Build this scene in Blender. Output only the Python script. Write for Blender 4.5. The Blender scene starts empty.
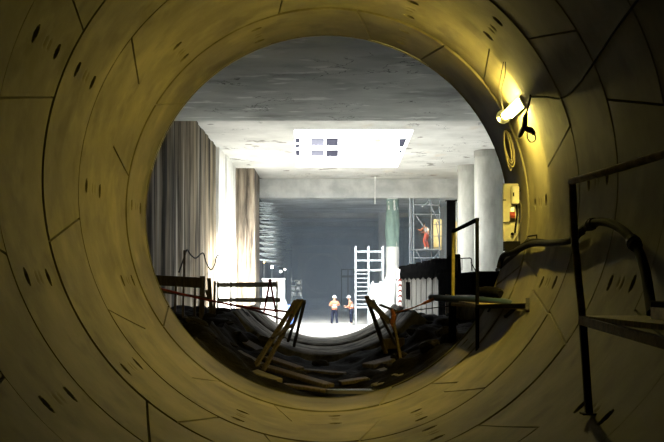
import bpy, bmesh, math, random
import numpy as np
from mathutils import Vector, Matrix
random.seed(7); rng = np.random.default_rng(5)
S = bpy.context.scene; COL = S.collection
F, VX, VY = 1034.0, 322.0, 281.0
CX, CZ, R = .08, 1.03, 2.9
FLOOR = -2.6

# ------------------------------------------------------------ helpers
def P(x, y, d):            # photo pixel + distance along the hall -> world point
    return Vector(((x-VX)/F*d, d, (VY-y)/F*d))
def W(x, y, rr=R):         # photo pixel -> point on a cylinder around the tunnel axis
    a = (x-VX)/F; b = (VY-y)/F
    A = a*a+b*b; B = -2*(a*CX+b*CZ); C = CX*CX+CZ*CZ-rr*rr
    d = (-B+math.sqrt(B*B-4*A*C))/2/A
    return Vector((a*d, d, b*d))
def T(th, y, rr=R):
    t = math.radians(th); return Vector((CX+rr*math.cos(t), y, CZ+rr*math.sin(t)))

def mat(name, c1, c2=None, rough=.8, scale=3.0, stretch=(1,1,1), bump=.0, metal=0., contrast=(.35,.65), emit=None, strength=0, bscale=None, spec=None):
    m = bpy.data.materials.new(name); m.use_nodes = True
    nt = m.node_tree; b = nt.nodes['Principled BSDF']
    b.inputs['Roughness'].default_value = rough; b.inputs['Metallic'].default_value = metal
    b.inputs['Specular IOR Level'].default_value = .25 if spec is None else spec
    if c2 is None: c2 = tuple(x*.8 for x in c1)
    tc = nt.nodes.new('ShaderNodeTexCoord'); mp = nt.nodes.new('ShaderNodeMapping')
    mp.inputs['Scale'].default_value = stretch
    nt.links.new(tc.outputs['Object'], mp.inputs[0])
    n = nt.nodes.new('ShaderNodeTexNoise'); n.inputs['Scale'].default_value = scale; n.inputs['Detail'].default_value = 7; n.inputs['Roughness'].default_value = .62
    nt.links.new(mp.outputs[0], n.inputs['Vector'])
    r = nt.nodes.new('ShaderNodeValToRGB'); r.color_ramp.elements[0].position = contrast[0]; r.color_ramp.elements[1].position = contrast[1]
    r.color_ramp.elements[0].color = (*c2, 1); r.color_ramp.elements[1].color = (*c1, 1)
    nt.links.new(n.outputs['Fac'], r.inputs[0]); nt.links.new(r.outputs[0], b.inputs['Base Color'])
    if bump:
        n2 = nt.nodes.new('ShaderNodeTexNoise'); n2.inputs['Scale'].default_value = bscale or scale*6; n2.inputs['Detail'].default_value = 5
        nt.links.new(mp.outputs[0], n2.inputs['Vector'])
        bp = nt.nodes.new('ShaderNodeBump'); bp.inputs['Strength'].default_value = bump; bp.inputs['Distance'].default_value = .02
        nt.links.new(n2.outputs['Fac'], bp.inputs['Height']); nt.links.new(bp.outputs[0], b.inputs['Normal'])
    if emit:
        b.inputs['Emission Color'].default_value = (*emit, 1); b.inputs['Emission Strength'].default_value = strength
    return m

def mix_layer(m, color, scale, lo, hi, stretch=(1,1,1), amount=1.0):
    """a second layer of stains / patches over a material"""
    nt = m.node_tree; b = nt.nodes['Principled BSDF']
    src = b.inputs['Base Color'].links[0].from_socket
    tc = nt.nodes.new('ShaderNodeTexCoord'); mp = nt.nodes.new('ShaderNodeMapping'); mp.inputs['Scale'].default_value = stretch
    mp.inputs['Location'].default_value = (3.3, 1.7, 9.1)
    nt.links.new(tc.outputs['Object'], mp.inputs[0])
    n = nt.nodes.new('ShaderNodeTexNoise'); n.inputs['Scale'].default_value = scale; n.inputs['Detail'].default_value = 6
    nt.links.new(mp.outputs[0], n.inputs['Vector'])
    mr = nt.nodes.new('ShaderNodeMapRange'); mr.inputs[1].default_value = lo; mr.inputs[2].default_value = hi; mr.inputs[4].default_value = amount
    nt.links.new(n.outputs['Fac'], mr.inputs[0])
    mx = nt.nodes.new('ShaderNodeMix'); mx.data_type = 'RGBA'
    nt.links.new(mr.outputs[0], mx.inputs[0]); nt.links.new(src, mx.inputs[6]); mx.inputs[7].default_value = (*color, 1)
    nt.links.new(mx.outputs[2], b.inputs['Base Color'])

def crack(m, scale, width):
    nt = m.node_tree; b = nt.nodes['Principled BSDF']; src = b.inputs['Base Color'].links[0].from_socket
    tc = nt.nodes.new('ShaderNodeTexCoord'); N = nt.nodes.new
    n = N('ShaderNodeTexNoise'); n.inputs['Scale'].default_value = scale; n.inputs['Detail'].default_value = 9; n.inputs['Roughness'].default_value = .55; nt.links.new(tc.outputs['Object'], n.inputs['Vector'])
    a = N('ShaderNodeMath'); a.operation = 'SUBTRACT'; nt.links.new(n.outputs['Fac'], a.inputs[0]); a.inputs[1].default_value = .52
    c = N('ShaderNodeMath'); c.operation = 'ABSOLUTE'; nt.links.new(a.outputs[0], c.inputs[0])
    d = N('ShaderNodeMath'); d.operation = 'LESS_THAN'; nt.links.new(c.outputs[0], d.inputs[0]); d.inputs[1].default_value = width
    n2 = N('ShaderNodeTexNoise'); n2.inputs['Scale'].default_value = .35; nt.links.new(tc.outputs['Object'], n2.inputs['Vector'])
    g = N('ShaderNodeMapRange'); g.inputs[1].default_value = .5; g.inputs[2].default_value = .58; g.inputs[4].default_value = .8; nt.links.new(n2.outputs['Fac'], g.inputs[0])
    e = N('ShaderNodeMath'); e.operation = 'MULTIPLY'; nt.links.new(d.outputs[0], e.inputs[0]); nt.links.new(g.outputs[0], e.inputs[1])
    mx = N('ShaderNodeMix'); mx.data_type = 'RGBA'; nt.links.new(e.outputs[0], mx.inputs[0]); nt.links.new(src, mx.inputs[6]); mx.inputs[7].default_value = (.05,.05,.045,1)
    nt.links.new(mx.outputs[2], b.inputs['Base Color'])

M = {}
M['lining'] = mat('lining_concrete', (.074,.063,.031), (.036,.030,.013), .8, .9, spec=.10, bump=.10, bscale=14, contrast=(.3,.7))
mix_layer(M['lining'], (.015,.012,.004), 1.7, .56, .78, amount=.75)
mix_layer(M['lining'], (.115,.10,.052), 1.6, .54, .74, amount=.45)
M['slab'] = mat('slab_concrete', (.60,.62,.57), (.36,.37,.34), .9, .3, (1,1.5,1), bump=.3, bscale=6, contrast=(.3,.7))
mix_layer(M['slab'], (.12,.12,.11), .45, .50, .72, (1,1.6,1), .6)
mix_layer(M['slab'], (.90,.90,.85), .8, .60, .68, (1,2.2,1), .6)
M['ceil'] = mat('pale_ceiling_concrete', (.66,.65,.60), (.48,.47,.43), .85, .5, bump=.25, bscale=5)
mix_layer(M['ceil'], (.13,.12,.10), 1.0, .64, .69, (1,.7,1), .8)
mix_layer(M['ceil'], (.52,.42,.30), .8, .62, .76, (1,.5,1), .5)
crack(M['slab'], .45, .004); crack(M['ceil'], .4, .0025)
M['beam'] = mat('beam_concrete', (.66,.66,.63), (.42,.43,.42), .85, .8, bump=.2)
M['dark_conc'] = mat('deep_hall_concrete', (.60,.64,.66), (.28,.30,.32), .9, .4, (1,1.5,1))
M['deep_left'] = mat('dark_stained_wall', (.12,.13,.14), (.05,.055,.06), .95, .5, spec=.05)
M['pile'] = mat('pile_wall', (.19,.155,.105), (.020,.016,.010), .95, 1.1, (1,1.3,.16), contrast=(.40,.62), spec=.05, bump=.6, bscale=5)
mix_layer(M['pile'], (.42,.38,.31), .8, .56, .70, (1,2.0,.12), .8)
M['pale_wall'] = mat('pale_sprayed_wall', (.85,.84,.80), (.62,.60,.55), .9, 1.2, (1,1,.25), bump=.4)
M['pilaster'] = mat('pilaster_concrete', (.26,.215,.16), (.05,.04,.03), .9, 1.5, (2.6,1,.25), contrast=(.38,.62), bump=.5)
M['column'] = mat('column_concrete', (.35,.345,.31), (.20,.20,.18), .9, 1.2, (1,1,.35), bump=.15)
M['floor'] = mat('floor_concrete', (.66,.66,.63), (.46,.46,.44), .9, .5, bump=.2)
M['cradle'] = mat('cradle_concrete', (.36,.34,.30), (.13,.12,.10), .95, 1.2, spec=.05, bump=.3)
M['cradle_shadowed'] = mat('shadowed_concrete', (.15,.135,.11), (.03,.026,.02), .95, 1.6, contrast=(.4,.62), spec=.03, bump=.4)  # darker copy of the cradle concrete, shadow put into its colour
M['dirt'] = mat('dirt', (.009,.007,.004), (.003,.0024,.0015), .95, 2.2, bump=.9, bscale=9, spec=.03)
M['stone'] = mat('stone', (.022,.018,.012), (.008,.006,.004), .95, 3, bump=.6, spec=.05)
M['block'] = mat('block', (.14,.115,.06), (.075,.06,.03), .9, 4, bump=.5)
M['wood'] = mat('old_timber', (.10,.07,.026), (.04,.027,.01), .85, 3, (8,8,1), bump=.3)
M['wood_dark'] = mat('dark_timber', (.085,.065,.045), (.035,.027,.02), .9, 3, (6,6,1), bump=.3)
M['wood_pale'] = mat('pale_timber', (.30,.27,.19), (.19,.17,.12), .85, 2, (1,6,6), bump=.2)
M['hoard'] = mat('hoarding_board', (.062,.060,.051), (.022,.021,.018), .95, 2.2, (1,3,.25), bump=.2)
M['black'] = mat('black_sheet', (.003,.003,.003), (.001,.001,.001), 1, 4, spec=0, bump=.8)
M['rubber'] = mat('black_rubber', (.004,.0035,.003), None, .95, 4, spec=.03)
M['steel_dark'] = mat('dark_steel', (.012,.010,.007), (.005,.0045,.003), .85, 6, spec=.06, bump=.2)
M['rust'] = mat('rusty_steel', (.14,.10,.055), (.05,.04,.025), .7, 9, metal=.2, bump=.3)
M['yellow_steel'] = mat('yellow_toned_steel', (.75,.62,.12), (.40,.31,.06), .6, 9)  # plain yellow tone for the far post and the box case
M['galv'] = mat('galvanised_tube', (.50,.54,.56), (.34,.37,.39), .45, 5, metal=.2)
M['galv_dull'] = mat('dull_galvanised_tube', (.15,.165,.17), (.09,.10,.11), .6, 5)
M['rebar'] = mat('starter_bar_steel', (.85,.92,.95), (.65,.74,.78), .6, 6, metal=.2)
M['white'] = mat('white_plastic', (.86,.86,.83), (.76,.76,.73), .6, 4)
M['green'] = mat('pale_green_sheeting', (.20,.30,.25), (.12,.19,.16), .7, 2, (1,1,.5), bump=.8, bscale=2.5)
M['red'] = mat('faded_red', (.24,.03,.018), (.10,.018,.012), .6, 9)
M['orange'] = mat('orange_tape', (.26,.07,.018), (.13,.04,.01), .6, 9)
M['blue'] = mat('blue_plastic', (.12,.20,.52), (.09,.14,.38), .6, 5)
M['pipe_blue'] = mat('grey_blue_pipe', (.008,.020,.032), (.004,.011,.018), .8, 5)
M['cream'] = mat('cream_board', (.27,.25,.17), (.21,.19,.13), .6, 4)
M['box'] = mat('cream_enclosure', (.38,.36,.27), None, .4, 4)
M['cord'] = mat('pale_cord', (.085,.07,.03), (.05,.04,.018), .5, 9)
M['ply'] = mat('yellow_ply', (.80,.66,.32), (.62,.50,.22), .6, 1.5)
M['skin'] = mat('skin', (.52,.32,.23), None, .6, 5)
M['vest'] = mat('orange_vest', (.55,.20,.11), (.48,.17,.09), .7, 5)
M['redsuit'] = mat('red_orange_overalls', (.40,.07,.04), (.24,.05,.03), .8, 5)
M['navy'] = mat('navy_trousers', (.012,.016,.035), None, .9, 5)
M['band'] = mat('reflective_band', (.82,.84,.80), None, .4, 5)
M['helmet'] = mat('white_helmet', (.85,.86,.85), None, .35, 5)
M['hair'] = mat('dark_hair', (.02,.015,.012), None, .8, 9)
M['boot'] = mat('pale_dusty_boot', (.55,.53,.49), None, .8, 9)
M['glow'] = mat('lamp_diffuser', (.9,.85,.6), None, .4, 4, emit=(1,.81,.20), strength=1000)
M['site'] = mat('floodlight_lens', (.9,.9,.9), None, .4, 4, emit=(.92,.97,1), strength=22)
M['warm'] = mat('warm_lamp_lens', (.9,.9,.7), None, .4, 4, emit=(1,.80,.36), strength=12)
M['glow_end'] = mat('lamp_diffuser_end', (.9,.85,.6), None, .4, 4, emit=(1,.88,.5), strength=8)
M['void'] = mat('unlit_recess', (.03,.03,.033), None, .9, 4)
M['win_dark'] = mat('grey_shutter_panel', (.012,.012,.016), (.009,.009,.012), 1, 4, spec=0)
M['win_tan'] = mat('tan_panel', (.16,.11,.06), (.13,.09,.05), 1, 4, spec=0)
M['win_mid'] = mat('pale_grey_shutter_panel', (.036,.036,.044), (.030,.030,.036), 1, 4, spec=0)

class MB:
    def __init__(s): s.v = []; s.f = []
    def add(s, vs, fs):
        o = len(s.v); s.v += [tuple(v) for v in vs]; s.f += [tuple(i+o for i in f) for f in fs]; return s
    def box(s, lo, hi, bev=0, rot=None, org=None):
        bm = bmesh.new(); bmesh.ops.create_cube(bm, size=1)
        lo = Vector(lo); hi = Vector(hi); c = (lo+hi)/2; d = hi-lo
        for v in bm.verts: v.co = Vector((v.co.x*d.x, v.co.y*d.y, v.co.z*d.z))
        if bev: bmesh.ops.bevel(bm, geom=list(bm.edges), offset=min(bev, min(abs(x) for x in d)*.4), segments=2, affect='EDGES', profile=.6)
        s._bm(bm, lambda p: (rot @ p if rot else p) + (c if org is None else Vector(org)+c)); return s
    def _bm(s, bm, fn):
        bm.verts.index_update()
        s.add([fn(v.co.copy()) for v in bm.verts], [[v.index for v in f.verts] for f in bm.faces]); bm.free()
    def bar(s, a, b, w, h, bev=.003, up=Vector((0,0,1))):     # rectangular member from a to b
        a = Vector(a); b = Vector(b); d = (b-a); L = d.length; d.normalize()
        if abs(d.dot(up)) > .98: up = Vector((0,1,0))
        x = d.cross(up).normalized(); z = x.cross(d)
        m = Matrix((x, d, z)).transposed()
        bm = bmesh.new(); bmesh.ops.create_cube(bm, size=1)
        for v in bm.verts: v.co = Vector((v.co.x*w, v.co.y*L, v.co.z*h))
        if bev: bmesh.ops.bevel(bm, geom=list(bm.edges), offset=min(bev, w*.3, h*.3), segments=1, affect='EDGES')
        c = (a+b)/2; s._bm(bm, lambda p: m @ p + c); return s
    def tube(s, pts, r, n=10, cap=True):
        pts = [Vector(p) for p in pts]; rs = r if isinstance(r, (list, tuple)) else [r]*len(pts)
        vs = []; fs = []; prev = None
        for i, p in enumerate(pts):
            if i == 0: t = pts[1]-p
            elif i == len(pts)-1: t = p-pts[i-1]
            else: t = (pts[i+1]-p).normalized()+(p-pts[i-1]).normalized()
            t.normalize()
            if prev is None:
                u = t.orthogonal().normalized()
            else:
                u = prev - t*prev.dot(t); u.normalize()
            prev = u; w = t.cross(u)
            for k in range(n):
                a = 2*math.pi*k/n; vs.append(p + (u*math.cos(a)+w*math.sin(a))*rs[i])
        for i in range(len(pts)-1):
            for k in range(n):
                fs.append((i*n+k, i*n+(k+1) % n, (i+1)*n+(k+1) % n, (i+1)*n+k))
        if cap: fs.append(tuple(range(n-1, -1, -1))); fs.append(tuple((len(pts)-1)*n+k for k in range(n)))
        return s.add(vs, fs)
    def lathe(s, prof, c=(0,0,0), n=32, cap=True):            # prof = [(r, z)]
        c = Vector(c); vs = []; fs = []
        for r, z in prof:
            for k in range(n):
                a = 2*math.pi*k/n; vs.append(c+Vector((r*math.cos(a), r*math.sin(a), z)))
        for i in range(len(prof)-1):
            for k in range(n): fs.append((i*n+k, i*n+(k+1) % n, (i+1)*n+(k+1) % n, (i+1)*n+k))
        if cap: fs.append(tuple(range(n-1, -1, -1))); fs.append(tuple((len(prof)-1)*n+k for k in range(n)))
        return s.add(vs, fs)
    def ball(s, c, r, sc=(1,1,1), n=2, jit=0):
        bm = bmesh.new(); bmesh.ops.create_icosphere(bm, subdivisions=n, radius=1)
        for v in bm.verts:
            k = 1+random.uniform(-jit, jit); v.co = Vector((v.co.x*sc[0], v.co.y*sc[1], v.co.z*sc[2]))*r*k
        c = Vector(c); s._bm(bm, lambda p: p+c); return s
    def build(s, name, m, parent=None, smooth=False, org=None):
        me = bpy.data.meshes.new(name)
        org = Vector(org) if org is not None else Vector((0,0,0))
        if parent is not None: org = Vector(parent['_o']) if '_o' in parent else org
        me.from_pydata([tuple(Vector(v)-org) for v in s.v], [], s.f); me.validate()
        bm = bmesh.new(); bm.from_mesh(me); bmesh.ops.recalc_face_normals(bm, faces=bm.faces); bm.to_mesh(me); bm.free()
        if smooth:
            me.polygons.foreach_set('use_smooth', [True]*len(me.polygons))
            me.set_sharp_from_angle(angle=math.radians(40))
        me.materials.append(m if not isinstance(m, str) else M[m])
        o = bpy.data.objects.new(name, me); COL.objects.link(o)
        if parent is not None:
            o.parent = parent; o['_o'] = tuple(org)
        else: o.location = org; o['_o'] = tuple(org)
        return o

def tag(o, label=None, cat=None, group=None, kind=None):
    if label: o['label'] = label
    if cat: o['category'] = cat
    if group: o['group'] = group
    if kind: o['kind'] = kind
    return o
def thing(name, loc, label, cat, group=None):
    o = bpy.data.objects.new(name, None); COL.objects.link(o); o.location = loc; o['_o'] = tuple(loc)
    o.empty_display_size = .1
    return tag(o, label, cat, group)
def copy_tree(o, parent=None):
    c = o.copy(); COL.objects.link(c); c.parent = parent
    for ch in [x for x in bpy.data.objects if x.parent == o]: copy_tree(ch, c)
    return c
def struct(mb, name, m, label=None, smooth=False):
    o = mb.build(name, m, smooth=smooth); o['kind'] = 'structure'; o['category'] = name.split('_')[0]
    if label: o['label'] = label
    return o
def spline(pts, k=8):
    pts = [Vector(p) for p in pts]; out = []
    q = [pts[0]*2-pts[1]]+pts+[pts[-1]*2-pts[-2]]
    for i in range(1, len(q)-2):
        for j in range(k):
            t = j/k; a, b, c, d = q[i-1:i+3]
            out.append(.5*((2*b)+(c-a)*t+(2*a-5*b+4*c-d)*t*t+(3*b-a-3*c+d)*t**3))
    out.append(pts[-1]); return out

# ------------------------------------------------------------ tunnel lining
J0, RW = 16.55, 1.53
pock_tab = {0: [178, 111.3, 66.8, -43], 1: [133.6, -159.6, 67.2, 1.1, -88], 2: [177.9, 45.8, -21.2, -67.5, -112], 3: [155.8, -137.6, 1.3, -67.2, 89],
            4: [155.8, -160, -21.1, 67, -90], 5: [-137.7, 133.6, 45.8, -45]}
joint_tab = {  # (angle at camera side, angle at station side)
    0: [(148.4,141.9),(81.5,75.7),(54.7,59.3),(-144.7,-150.5),(-75,-69),(-16,-22)],
    1: [(164.5,170.2),(100.3,104),(44,39.5),(-20,-14),(-53,-59),(-98,-105.4),(-129.2,-122)],
    2: [(142,148.4),(82,76),(15.3,8.8),(-29,-23),(-51.5,-59),(-83,-76),(-152,-145)],
    3: [(-167.5,-174),(110,116),(31,37.6),(-35,-28.5),(-98,-105),(-122,-116),(60,54)],
    4: [(169.2,163.5),(143.5,149),(88,94),(9.6,16),(-52,-59),(-90,-84),(-122.5,-129.5)],
    5: [(-170,-164),(120,114),(60,66),(0,-6),(-32,-26),(-78,-84)]}
AV = []; AQ = []; off = 0
def add_grid(pts):
    global off
    n, m, _ = pts.shape
    AV.append(pts.reshape(-1, 3)); idx = np.arange(n*m).reshape(n, m)+off
    AQ.append(np.stack([idx[:-1,:-1], idx[1:,:-1], idx[1:,1:], idx[:-1,1:]], -1).reshape(-1, 4)); off += n*m
for k in range(13):
    y1 = J0-k*RW; y0 = y1-RW
    js = joint_tab.get(k) or [(a+k*17, a+k*17+(6 if i % 2 else -6)) for i, a in enumerate((0,62,120,178,236,300))]
    js = sorted([(a % 360, (a % 360)+(b-a)) for a, b in js])
    fine = k in pock_tab and k <= 5
    dv = .022 if fine else .12
    v = np.concatenate([[0, .012], np.unique(np.concatenate([np.arange(.03, RW-.02, dv), np.arange(RW*.5-.44, RW*.5-.31, .009), np.arange(RW*.5+.29, RW*.5+.42, .009)])), [RW-.012, RW]])
    ringr = R + {1:.035, 2:-.006, 0:.018, 3:.0}.get(k, rng.uniform(-.006, .006))
    for i in range(len(js)):
        a0, a1 = js[i]; b0, b1 = js[(i+1) % len(js)]
        if i == len(js)-1: b0 += 360; b1 += 360
        da = .45 if fine else 2.2
        nu = max(8, int((b0-a0)/da))
        u = np.concatenate([[0, .25/(b0-a0)], np.linspace(.5/(b0-a0), 1-.5/(b0-a0), nu), [1-.25/(b0-a0), 1]])
        V, U = np.meshgrid(v, u); t = V/RW
        th = (a0+(a1-a0)*t)*(1-U)+(b0+(b1-b0)*t)*U
        rr = np.full(th.shape, ringr+rng.uniform(-.006, .006)*(k != 2))
        rr[:, 0] += .045; rr[:, -1] += (.045 if k else .0); rr[0, :] += .05; rr[-1, :] += .05
        tilt = rng.uniform(-.008, .008); rr += tilt*(t-.5)
        if fine:
            for pa in pock_tab[k]:
                d = (th-pa+180) % 360-180
                s = np.radians(d)*R
                for zc in (RW*.5-.38, RW*.5+.35):
                    q = np.sqrt((s/.062)**2+((V-zc)/.042)**2)
                    rr += .13*np.clip((1.25-q)/.35, 0, 1)*np.clip(1.1-.3*np.clip(s/.08, -1, 1), 0, 2)
                for zc in (RW*.5-.07, RW*.5+.07):
                    q = np.maximum(abs(s)/.05, abs(V-zc)/.018); rr += .012*(q < 1)
        tr = np.radians(th)
        add_grid(np.stack([CX+rr*np.cos(tr), y0+V, CZ+rr*np.sin(tr)], -1))
VV = np.concatenate(AV).astype(np.float32); QQ = np.concatenate(AQ).astype(np.int32)
me = bpy.data.meshes.new('wall_tunnel'); me.vertices.add(len(VV)); me.vertices.foreach_set('co', VV.ravel())
me.loops.add(QQ.size); me.loops.foreach_set('vertex_index', QQ.ravel()); me.polygons.add(len(QQ))
me.polygons.foreach_set('loop_start', np.arange(0, QQ.size, 4, dtype=np.int32))
me.polygons.foreach_set('use_smooth', np.ones(len(QQ), bool))
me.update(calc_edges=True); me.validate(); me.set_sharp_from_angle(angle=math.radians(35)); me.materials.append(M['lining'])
o = bpy.data.objects.new('wall_tunnel', me); COL.objects.link(o)
tag(o, 'curved tunnel lining of bolted concrete ring segments', 'wall', kind='structure')
# outer shell + added light-blocking cap behind the camera, and the headwall the tunnel comes out of
mb = MB(); n = 96; ys = (J0-13*RW, J0+.02)
ring = lambda rr, y: [T(360*k/n, y, rr) for k in range(n)]
vs = ring(R+.30, ys[0])+ring(R+.30, ys[1])+ring(R+.0, ys[1])+ring(R+.01, ys[1]-.02)
fs = [(a*n+k, a*n+(k+1) % n, (a+1)*n+(k+1) % n, (a+1)*n+k) for a in (0,1,2) for k in range(n)]
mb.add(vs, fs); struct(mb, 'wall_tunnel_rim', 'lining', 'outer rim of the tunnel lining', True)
mb = MB(); mb.tube([T(a_, J0+.03, R+.014) for a_ in range(108, 166, 3)], .016, 8); mb.tube([T(a_, J0+.03, R+.014) for a_ in range(56, 80, 3)], .016, 8); struct(mb, 'trim_8', 'column', 'thin pale strips standing in for daylight along the tunnel mouth edge', True)  # pale strips added where the mouth edge catches daylight
mb = MB().lathe([(0.01,0),(R+.3,0),(R+.3,.2),(.01,.2)], n=64); mb.v = [(CX+x, ys[0]-.2+z, CZ+y) for x, y, z in mb.v]
struct(mb, 'wall_bulkhead', 'lining', 'unseen cap added behind the viewpoint to keep skylight out')
WL, WR, H1, H2, H3 = -5.08, 11.0, 5.5, 6.5, 5.3
mb = MB(); y = J0-.02
sq = []
for k in range(n):
    a = 2*math.pi*k/n; c, s_ = math.cos(a), math.sin(a)
    t = min(((WR-CX) if c > 0 else (WL-CX))/c if abs(c) > 1e-6 else 99, ((H1-CZ) if s_ > 0 else (FLOOR-CZ))/s_ if abs(s_) > 1e-6 else 99)
    sq.append(Vector((CX+c*t, y, CZ+s_*t)))
# snap the four corners
for cx_, cz_ in ((WL,FLOOR),(WR,FLOOR),(WL,H1),(WR,H1)):
    j = min(range(n), key=lambda q: (sq[q].x-cx_)**2+(sq[q].z-cz_)**2); sq[j] = Vector((cx_, y, cz_))
inn = ring(R+.28, y)
mb.add(inn+sq+[p-Vector((0,.5,0)) for p in inn]+[p-Vector((0,.5,0)) for p in sq],
       [(k, (k+1) % n, n+(k+1) % n, n+k) for k in range(n)]+[(2*n+k, 2*n+(k+1) % n, 3*n+(k+1) % n, 3*n+k) for k in range(n)])
struct(mb, 'wall_front', 'slab', 'concrete headwall around the tunnel mouth')

# ------------------------------------------------------------ station box
struct(MB().box((-12,16.4,FLOOR-.5),(12.5,160,FLOOR)), 'floor', 'floor', 'pale concrete station floor')
struct(MB().box((-6,16.1,H1),(12.5,35.5,H1+1.6)), 'ceiling_near', 'slab', 'low grey board-marked slab nearest the tunnel mouth')
# higher ceiling with the rectangular skylight hole
HX0, HX1, HY0, HY1 = -1.36, 4.15, 44.5, 59.0
T2 = H2+.35; TS = 10.2
HL, HR, GL, GR = -1.20, 3.95, -1.48, 4.31      # left/right hole corners, near then far
def prism(mb, poly, z0, z1):
    k = len(poly); mb.add([(x, y, z0) for x, y in poly]+[(x, y, z1) for x, y in poly], [tuple(range(k)), tuple(range(2*k-1, k-1, -1))]+[(i, (i+1) % k, k+(i+1) % k, k+i) for i in range(k)])
mb = MB()
prism(mb, [(-6.5,HY0),(HL,HY0),(GL,HY1),(-6.5,HY1)], H2, T2); prism(mb, [(HR,HY0),(12.5,HY0),(12.5,HY1),(GR,HY1)], H2, T2)
mb.box((-6.5,35.4,H2),(12.5,HY0,T2)); mb.box((-6.5,HY1,H2),(12.5,66,T2))
struct(mb, 'ceiling_middle', 'ceil', 'bright pale ceiling slab pierced by the daylight opening')
mb = MB()
SX0, SX1 = HL-1.0, GR+1.5
mb.box((SX0-.4,HY0-.4,T2-.05),(SX0,HY1+.4,TS)).box((SX1,HY0-.4,T2-.05),(SX1+.4,HY1+.4,TS)).box((SX0,HY1+.01,T2-.05),(SX1,HY1+.4,TS)).box((SX0,HY0-.4,T2),(SX1,HY0,TS))
struct(mb, 'wall_shaft', 'beam', 'pale walls of the daylight shaft')
def panels(lst, label, group, m):
    for k, (x0,x1,y0,y1,dd,side) in enumerate(lst):
        a = P(x0,y1+.6,dd); b = P(x1,y0-.6,dd)
        t = thing('shutter_panel', ((a.x+b.x)/2, dd, a.z), label[k], 'panel', group)
        MB().box((a.x,HY1-.05,a.z),(b.x,HY1-.001,b.z), .01).build('panel', m[k], t)
        f = MB(); w = .04
        for lo, hi in (((a.x-w,a.z-w),(b.x+w,a.z-.005)),((a.x-w,b.z),(b.x+w,b.z+w)),((a.x-w,a.z),(a.x,b.z)),((b.x,a.z),(b.x+w,b.z))):
            f.box((lo[0],HY1-.08,lo[1]),(hi[0],HY1-.001,hi[1]))
        f.build('panel_frame', 'white', t)
panels([(310.8,324.2,139,145,59,0),(326,338.2,138.8,145.2,59,0),(310.8,324.2,150.8,155.6,59,0),(326,338.2,150.6,156,59,0),
        (294,299.8,138.8,142.4,59,0),(295,299.8,151,155,59,0),(295,299.8,145.3,147.2,59,0),(399,412.5,139.5,146.5,59,0),(399,404,151,155,59,0),(374.5,380.5,139.5,144.5,59,0)],
       ['pale grey panel in the shaft, upper left of the block of four','dark grey panel in the shaft, upper right of the block of four',
        'pale grey panel in the shaft, lower left of the block of four','dark grey panel in the shaft, lower right of the block of four',
        'small dark panel at the upper left corner of the shaft','small dark panel at the lower left corner of the shaft','thin dark panel midway down the left edge of the shaft',
        'largest dark panel at the far right of the shaft wall','small dark panel below the largest one at the right of the shaft','small tan panel right of centre on the shaft wall'],
       'panels on the daylight shaft wall', ['win_mid','win_dark','win_mid','win_dark','win_dark','win_dark','win_dark','win_dark','win_dark','win_tan'])
# cross beam and a block shaped in place of a slab-edge shadow
struct(MB().box((-4.4,65.8,H3),(12.5,67.2,H2+.9), .03), 'trim_1', 'beam', 'pale concrete cross beam under the bright ceiling')
struct(MB().box((5.65,36.0,5.62),(8.0,37.4,H2+.05), .03), 'trim_2', 'beam', 'added block standing in for a shadow under the slab edge')
# deep hall
mb = MB().box((-6,67,H3),(12.5,160,H3+1)); struct(mb, 'ceiling_far', 'dark_conc', 'dim ceiling of the deep hall')
for i, (yy, dh) in enumerate(((80.5,.35),(93,.35),(114,.5),(134,.9))):
    struct(MB().box((-3.9,yy,H3-dh),(10,yy+1.1,H3+.05), .03), 'trim_%d' % (3+i), 'beam', 'concrete rib across the deep hall ceiling')
# left wall: ribbed pile wall to y=60
mb = MB(); ys_ = np.arange(16.3, 60.01, .06); xs = []
edges_ = [16.0]
while edges_[-1] < 61: edges_.append(edges_[-1]+random.uniform(1.0, 1.7))
for yy in ys_:
    k = max(i for i, e in enumerate(edges_) if e <= yy); ph = (yy-edges_[k])/(edges_[k+1]-edges_[k])
    xs.append(WL-.07+(.045+.03*math.sin(k*2.3))*abs(math.sin(math.pi*ph))**.5)
vs = []
for x_, yy in zip(xs, ys_): vs += [(x_, yy, FLOOR), (x_, yy, H2+.1)]
nn = len(ys_)
vs2 = [(WL-.6, ys_[0], FLOOR), (WL-.6, ys_[0], H2+.1), (WL-.6, ys_[-1], FLOOR), (WL-.6, ys_[-1], H2+.1)]
fs = [(2*i, 2*i+1, 2*i+3, 2*i+2) for i in range(nn-1)]+[(2*nn, 2*nn+1, 2*nn+3, 2*nn+2), (0, 1, 2*nn+1, 2*nn), (2*nn-2, 2*nn-1, 2*nn+3, 2*nn+2)]
mb.add(vs+vs2, fs); struct(mb, 'wall_left', 'pile', 'streaked brown wall of vertical concrete piles')
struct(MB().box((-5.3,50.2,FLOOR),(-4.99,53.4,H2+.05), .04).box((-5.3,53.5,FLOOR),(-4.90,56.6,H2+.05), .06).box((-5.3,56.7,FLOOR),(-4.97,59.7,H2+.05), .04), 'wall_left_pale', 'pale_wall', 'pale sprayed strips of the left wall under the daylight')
mb = MB()
for a in (0,1,2): x0 = -5.3+a*.47; mb.box((x0,59.6-.05*(a % 2),FLOOR),(x0+.46,64.6,H2+.05), .06)
struct(mb, 'wall_left_return', 'pilaster', 'stained brown concrete pilaster left of the rebar')
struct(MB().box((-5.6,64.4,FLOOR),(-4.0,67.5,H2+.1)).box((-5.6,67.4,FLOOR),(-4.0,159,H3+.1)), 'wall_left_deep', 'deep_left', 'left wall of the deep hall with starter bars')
struct(MB().box((11.0,16.4,FLOOR),(11.5,67,H2+.9)).box((8.6,67,FLOOR),(11.5,159,H3+.1)), 'wall_right', 'dark_conc', 'dim right wall of the station')
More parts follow.
